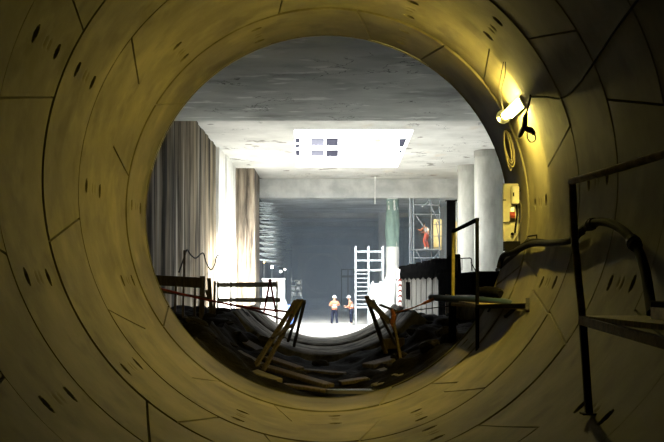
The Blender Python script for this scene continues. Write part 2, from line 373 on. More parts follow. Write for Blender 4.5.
# inner far frames and the far headwall with the next tunnel mouth
for i, (yy, hw, hh, d) in enumerate(((118,3.6,4.1,1.2),(138,3.25,3.75,1.2))):
    struct(MB().box((3.3,yy,FLOOR),(9,yy+d,H3)).box((-4.1,yy,FLOOR),(-hw,yy+d,H3)).box((-4,yy,hh),(9,yy+d,H3)), 'wall_frame_%d' % (i+1), 'dark_conc', 'concrete frame deep in the hall')
FY = 158.0; mb = MB(); sq = []
for k in range(n):
    a = 2*math.pi*k/n; c, s_ = math.cos(a), math.sin(a)
    t = min(((9-CX) if c > 0 else (-4.2-CX))/c if abs(c) > 1e-6 else 99, ((5.4-CZ) if s_ > 0 else (FLOOR-CZ))/s_ if abs(s_) > 1e-6 else 99)
    sq.append(Vector((CX+c*t, FY, CZ+s_*t)))
inn = ring(R, FY); inn2 = ring(R, FY+1.0)
mb.add(inn+sq+inn2+[T(0,FY+1,0)], [(k, (k+1) % n, n+(k+1) % n, n+k) for k in range(n)]+[(k, (k+1) % n, 2*n+(k+1) % n, 2*n+k) for k in range(n)]+[(2*n+k, 2*n+(k+1) % n, 3*n) for k in range(n)])
struct(mb, 'wall_back', 'dark_conc', 'far headwall with the next round tunnel mouth')
mb = MB(); mb.tube([T(a, FY-.1, R+.14) for a in range(0, 361, 6)], .2, 8, False)
struct(mb, 'trim_9', 'beam', 'pale ring around the far tunnel mouth')

# round columns
def column(x, y, r, label, top=6.5):
    t = thing('round_column', (x,y,FLOOR), label, 'column', 'round concrete columns')
    prof = [(r,FLOOR),(r,-1),(r*.995,-.98),(r,.6),(r*.995,.62),(r,2.6),(r*.993,2.63),(r,top-.34)]
    MB().lathe(prof, (x,y,0), 48).build('shaft', 'column', t, True)
    MB().lathe([(r*1.0,top-.345),(r*1.035,top-.33),(r*1.035,top-.01)], (x,y,0), 48).build('capital', 'column', t, True)
column(8.33, 51.6, .72, 'nearer of the two thick round concrete columns beside the tunnel mouth')
column(8.36, 58.2, .72, 'farther round concrete column half hidden behind the nearer one')
# wrapped column
cx_, cy_ = P(392.5,0,66.5).x, 66.5
t = thing('wrapped_column', (cx_,cy_,FLOOR), 'slim column wrapped in pale green sheeting beside the scaffold', 'column')
MB().lathe([(.36,FLOOR),(.36,H3)], (cx_,cy_,0), 32).build('shaft', 'white', t, True)
prof = []; mb = MB()
prof = [(.40+.03*math.sin(z*2.3)+.02*random.random(), z) for z in np.arange(2.2, 5.28, .16)]
mb.lathe(prof, (cx_,cy_,0), 40)
mb.v = [(cx_+(x-cx_)*(1+.09*math.sin(7*math.atan2(y-cy_, x-cx_)+z*1.7)), cy_+(y-cy_)*(1+.09*math.sin(5*math.atan2(y-cy_, x-cx_)+z)), z) for x, y, z in mb.v]
tag(mb.build('sheeting', 'green', t, True), 'pale green plastic sheeting')
mb = MB().lathe([(.42+.012*math.sin(z*5), z) for z in np.arange(FLOOR, 2.2, .2)], (cx_,cy_,0), 40)
tag(mb.build('white_wrap', 'white', t, True), 'white lower wrapping')
# dark steel post and warm panel beyond
t = thing('steel_post', (7.42,59.4,FLOOR), 'black steel post rising behind the hoarding left of the round columns', 'post')
mb = MB().box((7.19,59.2,FLOOR),(7.65,59.24,4.6)).box((7.19,59.6,FLOOR),(7.65,59.64,4.6)).box((7.39,59.2,FLOOR),(7.45,59.64,4.6)); mb.build('shaft', 'black', t)
MB().box((7.05,59.0,FLOOR),(7.8,59.85,FLOOR+.03)).build('base_plate', 'black', t); MB().box((7.1,59.1,4.6),(7.74,59.75,4.63)).build('head_plate', 'black', t)

# starter bars out of the left wall
bars = []
for i in range(26):
    yy = 64.8+i*1.15+i*i*.035
    for j in range(11):
        bars.append((yy, 4.95-j*.36+random.uniform(-.05,.05), 1.0+random.uniform(-.35,.3)))
vis = [b for b in bars if b[1] > 1.0]
vis.sort(key=lambda b: b[0]); 
proto = None
for k, (yy, z, L) in enumerate(vis[:290]):
    if proto is None:
        mb = MB().tube([(-.05,0,0),(.95,0,-.012),(1.15,0,-.02)], .03, 6); proto = mb.build('starter_bar', 'rebar'); o = proto
    else: o = proto.copy(); COL.objects.link(o)
    o.location = (-4.0, yy, z); o.scale.x = L*.75; o.rotation_euler = (0, random.uniform(-.06,.12), random.uniform(-.12,.12))
    tag(o, 'grey steel starter bar sticking out of the left wall beyond the pilaster', 'rebar', 'starter bars on the left wall')

# ------------------------------------------------------------ invert cradle beyond the mouth
ths = np.arange(-142, -37.9, 2)
def invert(name, rings, m, label):
    mb = MB()
    for k, (a, b) in enumerate(rings):
        ri = R+(.05 if k % 2 else 0); vs = []
        for t_ in ths:
            for rr, yy in ((ri+.03,a),(ri,a+.05),(ri,b-.05),(ri+.03,b),(ri+.45,b),(ri+.45,a)): vs.append(T(t_, yy, rr))
        m_ = len(ths)
        mb.add(vs, [(6*i+q, 6*i+(q+1) % 6, 6*(i+1)+(q+1) % 6, 6*(i+1)+q) for i in range(m_-1) for q in range(6)]+[tuple(range(6)), tuple(6*(m_-1)+q for q in range(6))])
    struct(mb, name, m, label, True)
invert('floor_cradle', ((26.2,28.2),(28.2,30.4),(30.4,32.2)), 'cradle_shadowed', 'curved concrete invert rings beyond the rubble, shadow put into their colour')
invert('floor_cradle_end', ((32.22,34.5),), 'cradle', 'pale last invert ring bordering the sunlit floor')
# dirt ground around it
def hnoise(x, y): return .10*math.sin(2.1*x+1.3*y)+.07*math.sin(4.3*x-2.7*y+1)+.05*math.sin(7.1*y+3.3*x)+.03*math.sin(13*x+5*y)
def ground(x, y):
    d = abs(x-CX); c = CZ-math.sqrt(max(.0, (R+.02)**2-min(d, R)**2))
    top = -.95 if x < 0 else -1.15
    g = min(c, top)
    edge = min(1, max(0, (y-16.6)/1.2))
    g += -.05+(hnoise(x, y)*.9+.06)*edge*min(1, .35+d*.5)
    if y > 24.5:
        k = min(1, (y-24.5)/1.5)
        if d < 2.25: g = g*(1-k)+(c-.35)*k if d < 1.9 else g*(1-k*(2.25-d)/.35)+(c-.35)*k*(2.25-d)/.35
    if y > 33: g = g+(FLOOR-.05-g)*min(1, (y-33)/1.5)
    return max(g, FLOOR-.05)
mb = MB(); gx = np.arange(-4.98, 5.6, .12); gy = np.arange(16.56, 34.7, .15)
vs = [(x, y, ground(x, y)+random.uniform(-.02,.02)*(y > 16.9)) for y in gy for x in gx]; nx = len(gx)
mb.add(vs, [(j*nx+i, j*nx+i+1, (j+1)*nx+i+1, (j+1)*nx+i) for j in range(len(gy)-1) for i in range(nx-1)])
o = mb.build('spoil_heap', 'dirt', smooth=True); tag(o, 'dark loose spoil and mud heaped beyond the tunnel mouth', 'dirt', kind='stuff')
# stones
protos = []
for k in range(4):
    mb = MB(); mb.ball((0,0,0), 1, (1,.8,.6), 2, .13); mb2 = mb
    o = mb.build('rubble_stone', 'stone'); protos.append(o)
spots = []
while len(spots) < 70:
    x = random.uniform(-4.6, 4.2); y = random.uniform(17.6, 31)
    if abs(x-CX) < (1.2 if y < 24 else 2.2) and random.random() < .93: continue
    s = random.uniform(.07, .26)
    if all((x-a)**2+(y-b)**2 > (s+c)**2*1.5 for a, b, c in spots): spots.append((x, y, s))
for k, (x, y, s) in enumerate(spots):
    o = protos[k] if k < 4 else protos[k % 4].copy()
    if k >= 4: COL.objects.link(o)
    o.location = (x, y, ground(x, y)+s*.25); o.scale = (s, s*random.uniform(.8,1.2), s*random.uniform(.6,1)); o.rotation_euler = (random.uniform(-.3,.3), random.uniform(-.3,.3), random.uniform(0,6))
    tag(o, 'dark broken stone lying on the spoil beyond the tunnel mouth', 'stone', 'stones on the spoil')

# planks and blocks on the spoil at the mouth (photo ends, distance, width, thickness)
def slab_piece(name, a, b, w, h, m, label, cat, group):
    a = P(*a); b = P(*b); c = (a+b)/2
    o = MB().bar(a, b, w, h, .012).build(name, m, org=(c.x, c.y, c.z)); tag(o, label, cat, group); return o
g_ = 'planks on the spoil'
slab_piece('concrete_block', (246,371,18.3), (277,382.5,17.7), .26, .13, 'block', 'long pale block at the foot of the left trestle', 'block', 'blocks at the tunnel mouth')
slab_piece('concrete_block', (373.5,388,17.5), (392,382.5,17.6), .22, .12, 'block', 'pale block beside the water puddle at the tunnel mouth', 'block', 'blocks at the tunnel mouth')
slab_piece('concrete_block', (396,379.5,17.7), (412.5,371.5,17.9), .24, .15, 'block', 'pale block at the foot of the right trestle', 'block', 'blocks at the tunnel mouth')
slab_piece('timber_plank', (262,366,19.2), (330,386,18.0), .24, .07, 'wood', 'long plank sloping down from the left trestle to the middle', 'plank', g_)
slab_piece('timber_plank', (268,358,20.6), (300,369,19.8), .22, .07, 'wood', 'short reddish plank just above the long sloping plank', 'plank', g_)
slab_piece('timber_plank', (283,385,17.9), (328,391,17.45), .20, .06, 'wood', 'lowest plank at the rim of the tunnel mouth', 'plank', g_)
slab_piece('timber_plank', (236,352,20.2), (262,366,19.1), .20, .07, 'wood', 'plank end left of the left trestle foot', 'plank', g_)
slab_piece('timber_plank', (340,383,18.6), (368,379,18.7), .30, .07, 'wood', 'dim plank in the middle before the right trestle', 'plank', g_)
slab_piece('timber_plank', (368,366,20.0), (404,356,20.6), .36, .08, 'wood_dark', 'wide dark plank behind the right trestle blocks', 'plank', g_)
slab_piece('timber_plank', (372,374,19.2), (398,367,19.5), .28, .07, 'wood_dark', 'dark plank directly behind the two pale right blocks', 'plank', g_)
slab_piece('timber_plank', (384,344,22.0), (402,343,21.8), .30, .22, 'wood', 'thick timber baulk between the legs of the right trestle', 'plank', g_)
slab_piece('timber_plank', (236,338,22.5), (262,352,21.6), .26, .09, 'wood_dark', 'dark plank lying high on the spoil left of the left trestle', 'plank', g_)
slab_piece('timber_plank', (300,370,20.8), (345,374,20.6), .30, .06, 'wood_dark', 'dark plank crossing the middle of the spoil', 'plank', g_)
# small water puddle glints
mb = MB(); pts = []
mw = bpy.data.materials.new('muddy_water'); mw.use_nodes = True
b_ = mw.node_tree.nodes['Principled BSDF']; b_.inputs['Base Color'].default_value = (.10,.09,.07,1); b_.inputs['Roughness'].default_value = .05
_n = mw.node_tree.nodes.new('ShaderNodeTexNoise'); _n.inputs['Scale'].default_value = 9
_b = mw.node_tree.nodes.new('ShaderNodeBump'); _b.inputs['Strength'].default_value = .15; mw.node_tree.links.new(_n.outputs[0], _b.inputs['Height']); mw.node_tree.links.new(_b.outputs[0], b_.inputs['Normal'])
c = Vector((.62, 17.15, -1.80)); ring_ = [(c.x+.52*math.cos(a)*(1+.15*math.sin(3*a)), c.y+.16*math.sin(a)*(1+.2*math.cos(2*a)), c.z) for a in np.linspace(0, 6.283, 33)[:-1]]
mb.add(ring_+[(x, y, z-.06) for x, y, z in ring_], [tuple(range(32)), tuple(range(63, 31, -1))]+[(i, (i+1) % 32, 32+(i+1) % 32, 32+i) for i in range(32)])
tag(mb.build('puddle', mw), 'small muddy puddle glinting between rim and pale block', 'puddle')

# ------------------------------------------------------------ trestles with tape
t = thing('trestle', tuple(P(262,372,18.6)), 'leaning timber trestle left of the daylit gap, with yellowed long legs', 'trestle', 'timber trestles')
MB().bar(P(249,376,18.2), P(296,301,19.6), .085, .05).build('leg', 'wood', t)
MB().bar(P(263,371,18.7), P(300,301,19.7), .075, .05).build('leg', 'wood', t)
MB().bar(P(282,338,21.2), P(297,304,19.75), .05, .05).build('leg', 'wood_dark', t)
MB().bar(P(288,341,21.4), P(301,303,19.8), .05, .05).build('leg', 'wood_dark', t)
MB().bar(P(294,346,21.6), P(304.5,301,19.9), .055, .05).build('leg', 'wood_dark', t)
tag(MB().bar(P(290,315,19.45), P(300.5,300,19.65), .17, .055).build('top_board', 'wood', t), 'short wide yellowish board')
MB().bar(P(272,338,18.8), P(294,324,19.1), .08, .035).build('brace', 'wood_dark', t)
t = thing('trestle', tuple(P(392,365,19)), 'leaning timber trestle right of the daylit gap, bound with orange tape', 'trestle', 'timber trestles')
MB().bar(P(386,353,20.2), P(366.5,296,19.7), .075, .05).build('leg', 'wood', t)
MB().bar(P(403,372,18.6), P(392,312,19.4), .05, .045).build('leg', 'wood', t)
MB().bar(P(396,345,21.0), P(373,300,19.8), .05, .045).build('leg', 'wood_dark', t)
MB().bar(P(368,300,19.6), P(391,323,19.35), .16, .05).build('top_board', 'wood_dark', t)
MB().bar(P(380,305,19.8), P(397,311,19.4), .05, .04).build('brace', 'wood_dark', t)
tag(MB().tube(spline([P(392,310,19.3),P(394,316,19.25),P(392.5,324,19.25),P(395,331,19.2)]), [.035]*8+[.05]*9+[.03]*8, 8).build('tape_wrap', 'orange', t, True), 'orange tape wound round the top')
def rope(name, pts, r, m, label, cat, n=8):
    q = spline(pts, 8); o = MB().tube(q, r, n).build(name, m, smooth=True); return tag(o, label, cat)
rope('barrier_rope', [P(154,287,21),P(190,296,21),P(228,304,20.5),P(262,309,20),P(292,312,19.4)], .022, 'red', 'dark red barrier line running from the tunnel rim to the left trestle', 'rope')
rope('barrier_rope', [P(222,303,24),P(250,309,22),P(272,316,20.4),P(287,321,19.4)], .022, 'red', 'lower red barrier line sagging to the left trestle', 'rope')
rope('barrier_rope', [P(394,313,19.3),P(412,308,19),P(428,301.5,18.7),P(437,298.5,18.6),P(452,299,18.4)], [.014]*14+[.03]*10+[.035]*9, 'orange', 'red and orange tape twisted from the right trestle to the handrail', 'rope')
rope('barrier_rope', [P(396,312.5,19.3),P(424,309,18.9),P(453,305.5,18.4)], .008, 'rubber', 'thin dark cord below the twisted orange tape', 'cord')

# ------------------------------------------------------------ dark timber barrier left, beyond the rim
t = thing('timber_barrier', tuple(P(185,310,24.5)), 'dark timber barrier with heavy top rail before the pile wall', 'barrier')
MB().bar(P(154,280,24.6), P(203,283,24.0), .07, .24).build('top_rail', 'wood_dark', t)
MB().bar(P(160,291,24.6), P(210,299,24.0), .05, .06).build('lower_rail', 'wood_dark', t)
for (a, b, w) in (((184.5,250),(183,318),.045),((195.5,277),(194.5,316),.05),((202.5,276),(201.5,322),.12),((209,278),(212,322),.09),((215,281),(214,318),.055),((176,282),(175,312),.05),((206,290),(217,322),.05)):
    MB().bar(P(a[0],a[1],24.2), P(b[0],b[1],24.2), w, .06).build('post', 'wood_dark', t)
t = thing('board_fence', tuple(P(245,320,36)), 'fence of two pale timber rails in front of the sunlit wall', 'fence')
MB().bar(P(217,285,38), P(277,284.5,34), .05, .17).build('rail', 'wood_pale', t)
MB().bar(P(219,300,38), P(280,300,34), .05, .15).build('rail', 'wood_pale', t)
for a in (218, 231, 277): MB().bar(P(a,281,36.2), P(a,330,36.2), .07, .07).build('post', 'wood_pale', t)
t = thing('barrier_stand', tuple(P(270,312,32)), 'dark red A-shaped stand before the two pale rails', 'stand')
for (a, b) in (((270,280),(264,312)),((270,280),(276,312)),((267.5,297),(273,297))): MB().bar(P(*a,32), P(*b,32.4), .05, .05).build('leg', 'red', t)
MB().ball(P(270,280.5,32), .06, (1,1,1)).build('cap', 'red', t)
# garland of cable on the pile wall
def onleft(x, y, X=-4.93): return Vector((X, -X*F/(VX-x), (VY-y)/F*(-X*F/(VX-x))))
rope('hanging_cable', [onleft(x, y) for x, y in ((179,272),(184,258),(187,250),(191,255),(196,258),(203,253),(206,262),(210.5,269.5),(214,266),(218,255),(223,264))], .028, 'rubber', 'dark cable looped in swags along the left pile wall', 'cable')

# ------------------------------------------------------------ hoarding and black mass right
t = thing('hoarding', (4.5,48,FLOOR), 'weathered board hoarding with black sheet draped over its top', 'hoarding')
mb = MB(); yy = 34.9; k = 0
boards = MB()
while yy < 59.6:
    boards.box((4.47+.03*(k % 2),yy,FLOOR),(4.55+.03*(k % 2),yy+1.18,.18+.05*math.sin(k*1.7)), .01); yy += 1.2; k += 1
boards.build('boards', 'hoard', t)
tag(MB().box((4.36,34.7,FLOOR),(4.46,38.8,.3), .03).build('shadow_panel', 'black', t), 'black panel standing in for shadow on the near end')  # black panel put in for the shadow on the near boards
mb = MB(); n1 = 130; prof = []
for i in range(n1):
    yy = 34.8+i*(25.2/n1); tz = .72+.10*random.random()+.08*math.sin(i*.9)+.3*max(0, (40-yy)/40); bz = .10+.05*math.sin(i*.5)+random.uniform(-.03,.03)
    for x_, z_ in ((4.40+.03*random.random(),bz),(4.38+.04*random.random(),(tz+bz)/2),(4.44,tz),(4.66,tz+.02),(4.70,bz)): prof.append((x_, yy, z_))
mb.add(prof, [(5*i+q, 5*i+q+1, 5*i+q+6, 5*i+q+5) for i in range(n1-1) for q in range(4)]+[(0,1,2,3,4), tuple(5*(n1-1)+q for q in range(5))])
tag(mb.build('top_sheet', 'black', t), 'crumpled black sheet')
for i in range(2): MB().box((4.40,52.3+i*1.6,-.95),(4.50,52.75+i*1.6,-.05), .01).build('slot_plate', 'black', t)
# chevron board
t = thing('chevron_board', tuple(P(400,316,58)), 'tall narrow red and white chevron board at the hoarding end', 'sign')
a = P(397,311,58.6); b = P(402.5,262,58.6)
MB().box((a.x,58.6,FLOOR),(b.x,58.68,b.z-.4), .01).build('board', 'white', t)
for k in range(8):
    z = .05-k*.3
    MB().add([(a.x+.06,58.59,z),(a.x+.16,58.59,z+.10),(b.x-.03,58.59,z+.02),(b.x-.03,58.59,z-.10),(a.x+.16,58.59,z-.02),(a.x+.06,58.59,z-.12)], [(0,1,4,5),(1,2,3,4)]).build('chevron', 'red', t)
rope('hanging_cable', [P(396,279,57.8),P(394.5,285,57.8),P(394,300,57.8),P(393.6,312,57.8)], .05, 'rubber', 'dark cable hanging in front of the wrapped column foot', 'cable')
# black storage structure right of hoarding
t = thing('covered_stack', (6.2,33,FLOOR), 'large stack under black sheeting below the round columns', 'stack')
mb = MB().box((4.5,31.2,FLOOR),(8.6,34.6,.28), .12); mb.v = [(x+.05*math.sin(z*5+y*3), y+.05*math.sin(x*6+z*4), z+.03*math.sin(x*7+y*3)) for x, y, z in mb.v]
mb.build('sheet', 'black', t)
mb = MB().box((3.75,28.4,FLOOR),(6.8,31.1,-.42), .1); mb.build('stacked_crates', 'wood_dark', t)
for k in range(5): MB().bar((3.72,28.5+k*.6,FLOOR), (3.72,28.5+k*.6,-.4), .06, .05).build('batten', 'rust', t)
t = thing('small_railing', (4.9,32.5,.3), 'small dark tube railing on top of the black covered stack', 'railing')
a = [P(457.5,271,32.5),P(457.5,258.5,32.5),P(470,258,32.5),P(471.5,259,32.5),P(472,271,32.5)]
MB().tube(a, .02, 8).build('top_rail', 'steel_dark', t, True)
MB().tube([P(471,262,32.5),P(475.5,271,32.5)], .015, 8).build('brace', 'steel_dark', t, True)
MB().tube([P(462,270.5,32.5),P(462,258.6,32.5)], .012, 8).build('baluster', 'steel_dark', t, True)

# ------------------------------------------------------------ scaffold stair tower
D = 60.0
t = thing('scaffold_tower', tuple(P(369,326,D)), 'bright aluminium scaffold tower with a ladder beside the two workers', 'scaffold')
xs_ = (356, 369, 383.5)
for x in xs_:
    for d_ in (0, 1.3):
        mb = MB().tube([P(x,0,D).xzy.to_3d().xzy*0+Vector((P(x,0,D).x, D+d_, FLOOR)), Vector((P(x,0,D).x, D+d_, P(x,246,D).z))], .045, 8); st_ = mb.build('standard', 'galv', t, True); MB().box((P(x,0,D).x-.09,D+d_-.09,FLOOR),(P(x,0,D).x+.09,D+d_+.09,FLOOR+.03)).build('base_plate', 'galv', st_)
for y in (251.5, 260.5, 270, 307.5):
    for d_ in (0, 1.3):
        MB().tube([(P(xs_[0],0,D).x,D+d_,P(0,y,D).z),(P(xs_[-1] if y < 300 else 384,0,D).x,D+d_,P(0,y,D).z)], .04 if y < 300 else .05, 8).build('ledger', 'galv', t, True)
for y in np.arange(274, 305, 4.3):
    MB().tube([(P(357,0,D).x,D-.06,P(0,y,D).z),(P(368,0,D).x,D-.06,P(0,y,D).z)], .025, 6).build('rung', 'galv', t, True)
MB().box((P(356,0,D).x,D+.05,P(0,271,D).z-.03),(P(383,0,D).x,D+1.25,P(0,271,D).z+.02)).build('deck', 'galv', t)
# work scaffold with worker, right
D2 = 61.0
t = thing('scaffold_tower', (P(427,0,D2).x,D2,FLOOR), 'taller grey scaffold with crossed braces where the red clad worker stands', 'scaffold')
X = lambda x: P(x,0,D2).x
Z = lambda y: P(0,y,D2).z
for x in (409.8, 413.6, 439.5):
    MB().tube([(X(x),D2,FLOOR),(X(x),D2,Z(198.5))], .04, 8).build('standard', 'galv_dull', t, True)
for x in (414, 434.5): MB().tube([(X(x),D2+1.8,FLOOR),(X(x),D2+1.8,Z(199))], .035, 8).build('standard', 'galv_dull', t, True)
for y in (205, 214.5, 249.5, 258): MB().tube([(X(413),D2,Z(y)),(X(440),D2,Z(y))], .038, 8).build('ledger', 'galv_dull', t, True)
for a, b in (((427.5,199),(440,226)),((422,207),(430,199)),((416,215.5),(433,241)),((436,222),(440,247)),((416,250),(424,266)),((440,250),(428,266))):
    MB().tube([(X(a[0]),D2-.05,Z(a[1])),(X(b[0]),D2-.05,Z(b[1]))], .03, 6).build('brace', 'galv_dull', t, True)
MB().box((X(413),D2+.05,Z(250.4)),(X(440),D2+1.75,Z(249.3))).build('deck', 'galv_dull', t)
t = thing('lit_panel', (X(441),D2+.9,Z(249.3)), 'warm yellow lit board behind the scaffold worker', 'panel')
MB().box((X(437.5),D2+2.2,Z(249)),(X(446),D2+2.3,Z(217)), .02).build('board', 'ply', t)
for k in range(3): MB().box((X(437.5),D2+2.12,Z(247-k*12)),(X(446),D2+2.2,Z(246-k*12))).build('batten', 'wood_pale', t)
o = MB().box((X(455.5),D2+2.2,FLOOR),(X(462),D2+2.3,Z(219)), .02).build('yellow_board', 'ply'); tag(o, 'pale yellow board showing between the black post and the far round column', 'board')

# ------------------------------------------------------------ white bags, blue bag, far equipment
def bag(c, sx, sy, sz, label, m='white', name='bulk_bag', group='white bulk bags'):
    t = thing(name, (c[0],c[1],FLOOR), label, 'bag', group)
    bm = bmesh.new(); bmesh.ops.create_cube(bm, size=1); bmesh.ops.subdivide_edges(bm, edges=bm.edges[:], cuts=4, use_grid_fill=True)
    for v in bm.verts:
        p = v.co*2; q = Vector((p.x*math.sqrt(1-p.y*p.y/3.2-p.z*p.z/4), p.y*math.sqrt(1-p.x*p.x/3.2-p.z*p.z/4), p.z*math.sqrt(1-p.x*p.x/5-p.y*p.y/5)))
        v.co = Vector((q.x*sx/2, q.y*sy/2, (q.z+.75)*sz/2*1.1))+Vector([random.uniform(-.03,.03) for _ in range(3)])
    mb = MB(); mb._bm(bm, lambda p: p+Vector((c[0],c[1],c[2]))); mb.build('sack', m, t, True)
    for s in (-1,1):
        MB().tube(spline([(c[0]+s*sx*.3-.12,c[1]-sy*.3,c[2]+sz*.78),(c[0]+s*sx*.3,c[1]-sy*.3,c[2]+sz*1.05),(c[0]+s*sx*.3+.12,c[1]-sy*.3,c[2]+sz*.78)],4), .025, 6).build('handle', m, t, True)
bag((P(376,0,56).x,56,FLOOR), .70, .8, 1.25, 'lowest front bulky white bag left of the wrapped column')
bag((P(390,0,56.4).x,56.5,FLOOR), .72, .9, 1.3, 'lower bulky white bag touching the wrapped column')
bag((P(376.5,0,56).x,56.1,FLOOR+1.36), .68, .8, 1.15, 'bulky white bag stacked on the front white bag')
bag((P(390,0,56.4).x,56.6,FLOOR+1.4), .70, .85, 1.35, 'topmost white bag stacked beside the wrapped column')
bag((P(267,0,57).x,56.6,FLOOR), .72, .8, 1.35, 'white bag at the foot of the pilaster behind the rail fence')
bag((P(281,0,57).x,56.8,FLOOR), .72, .8, 1.5, 'white bag on the right behind the red stand')
bag((P(289.5,0,58).x,58.5,FLOOR), .5, .5, .5, 'small blue bag on the floor behind the left trestle', 'blue', 'blue_bag', 'blue bags')
bag((P(289.5,0,58).x,58.5,FLOOR+.5), .45, .45, .75, 'upper blue bag stacked behind the left trestle top', 'blue', 'blue_bag', 'blue bags')
t = thing('white_cabinet', (P(273,0,60).x,61,FLOOR), 'white site cabinet behind the pale rails', 'cabinet')
MB().box((P(262,0,60).x,60.6,FLOOR),(P(284,0,60).x,61.6,P(0,280,60).z), .03).build('body', 'white', t)
MB().box((P(262,0,60).x-.05,60.5,P(0,280,60).z),(P(284.5,0,60).x,61.7,P(0,278.5,60).z), .02).build('lid', 'white', t)
for x in (267, 275): MB().box((P(x-3.2,0,60).x,60.56,FLOOR+.2),(P(x+3.2,0,60).x,60.6,P(0,283,60).z), .01).build('door', 'white', t)
# pipe rack far
t = thing('pipe_rack', (P(297,0,72).x,72,FLOOR), 'silvery rack of short pipes deep on the left floor', 'rack')
for x in (291.5, 296, 301.5): MB().tube([(P(x,0,72).x,72,FLOOR),(P(x,0,72).x,72,P(0,276 if x < 296 else 279,72).z)], .05, 6).build('post', 'galv', t, True)
for y in (280.5, 286, 291, 296): MB().tube([(P(291,0,72).x,71.9,P(0,y,72).z),(P(302,0,72).x,71.9,P(0,y,72).z)], .045, 6).build('rail', 'galv', t, True)
for k, (x, y) in enumerate(((293.5,288.5),(298.5,288.5),(299,283),(293.5,294),(299.5,294))):
    MB().tube([P(x,y,71.4),P(x,y,72.4)], .13, 10).build('pipe', 'galv', t, True)
for i, (x, y, d_, r, m, lab) in enumerate(((272,267,74,.085,'site','brightest small floodlight high on the left beyond the pilaster'),(280.8,271.5,76,.075,'site','left lamp of the close pair of site lights'),(284.8,269.5,78,.065,'site','right lamp of the close pair of site lights'),(264,262,70,.05,'warm','small warm site light beside the pilaster edge'))):
    p = P(x,y,d_); t = thing('site_light', (p.x,p.y,FLOOR), lab, 'light', 'site floodlights')
    MB().tube([(p.x,p.y,FLOOR),(p.x,p.y,p.z-.1)], .035, 8).build('mast', 'galv', t, True)
    MB().box((p.x-r*1.3,p.y+.02,p.z-r*1.2),(p.x+r*1.3,p.y+.25,p.z+r*1.2), .02).build('housing', 'steel_dark', t)
    MB().box((p.x-r,p.y-.0,p.z-r),(p.x+r,p.y+.02,p.z+r)).build('lens', m, t)
# far gantry
t = thing('gantry_platform', (P(350,0,90).x,90,FLOOR), 'pale raised platform deep behind the bright scaffold tower', 'platform')
for y in (269.5, 276): MB().bar((P(341,0,90).x,90,P(0,y,90).z), (P(356,0,90).x,90,P(0,y,90).z), .1, .09).build('rail', 'wood_pale', t)
for x in (341.5, 348, 355): MB().bar((P(x,0,90).x,90.05,FLOOR), (P(x,0,90).x,90.05,P(0,269,90).z), .08, .08).build('post', 'wood_pale', t)
MB().box((P(341,0,90).x,90.1,P(0,277.4,90).z),(P(356,0,90).x,92,P(0,276.6,90).z)).build('deck', 'wood_pale', t)
# hanging rod from the cross beam
t = thing('hanging_strut', tuple(P(375,187,64.5)), 'thin white rod hanging before the cross beam', 'rod')
MB().tube([P(375,174,64.5),P(375,204,64.5)], .035, 8).build('rod', 'white', t, True)
MB().box((P(374.2,0,64.5).x,64.4,H2-.05),(P(375.8,0,64.5).x,64.6,H2)).tube([(P(375,0,64.5).x,64.5,H2),P(375,174,64.5)], .02, 6).build('hanger', 'white', t)
# far column in the deep hall
for i, (x, d_) in enumerate(((377,96),(383,80))):
    t_ = P(x,0,d_); mb = MB().box((t_.x-.35,d_-.35,FLOOR),(t_.x+.35,d_+.35,H3), .04)
    tag(mb.build('square_column', 'dark_conc'), 'dim square column deep in the hall, '+('farther one behind the scaffold' if i == 0 else 'nearer one just left of the green wrap'), 'column', 'square columns in the deep hall')

# ------------------------------------------------------------ walkways inside the tunnel (right)
def walkway(name, label, pts_rail, posts, deck, m_deck, deckz, extra=None):
    pass
# mouth walkway
Dn, Df = 14.8, 18.3
t = thing('walkway', (2.3,16.3,-1.4), 'steel walkway with handrail bracketed at the tunnel mouth', 'walkway')
po_ = tag(MB().bar(P(477,219.5,Dn), P(477.5,358,Dn), .05, .05).build('post', 'black', t), 'near black post'); q_ = P(477.5,358,Dn); MB().box((q_.x-.08,Dn-.08,q_.z-.02),(q_.x+.08,Dn+.08,q_.z), .004).build('foot_plate', 'black', po_)
tag(MB().tube([P(453.5,231,Df),P(453,300,Df)], .028, 10).build('post', 'yellow_steel', t, True), 'yellow far post')
MB().bar(P(453,300,Df), P(452,352,17.9), .13, .10).build('post', 'black', t)
MB().bar(P(453,231.5,Df), P(477.5,219.5,Dn), .05, .05).build('handrail', 'black', t)
zd = -.33
pd = [(P(449,0,18.6).x,18.6), (P(477,0,14.75).x,14.75), tuple(W(526,304.5,2.88).xy), (2.66,15.0), (2.68,16.5), (3.0,18.6)]
mb = MB(); vs = [(x, y, zd) for x, y in pd]+[(x, y, zd-.045) for x, y in pd]; k = len(pd)
mb.add(vs, [tuple(range(k)), tuple(range(2*k-1, k-1, -1))]+[(i, (i+1) % k, k+(i+1) % k, k+i) for i in range(k)])
tag(mb.build('deck', 'wood', t), 'dusty timber deck')
MB().bar(P(477,306.5,14.75), W(528,305.5,2.88), .05, .06).build('bearer', 'steel_dark', t)
MB().bar(W(505,317,2.87), P(516,307,14.0), .035, .035).build('bracket', 'steel_dark', t)
MB().bar(P(488,312,15.2), P(491,306,15.2), .03, .03).build('bracket', 'steel_dark', t)
MB().bar(W(527.5,311,2.87), W(527.5,299,2.87), .05, .03).build('wall_plate', 'steel_dark', t)
o = MB().tube([P(431,297.5,19.0),P(470,300,16.6),P(505,302.5,15.0),P(515,304,14.7)], [.058,.058,.058,.045], 14).build('pipe', 'pipe_blue', smooth=True); tag(o, 'grey blue pipe lying along the walkway at the tunnel mouth', 'pipe')
mb = MB().tube(spline([P(478,292,16.4),P(486,291.5,16.1),P(495,292.5,15.8),P(501,294,15.6)],4), [.03]+[.075]*3+[.085]*5+[.075]*3+[.05], 12)
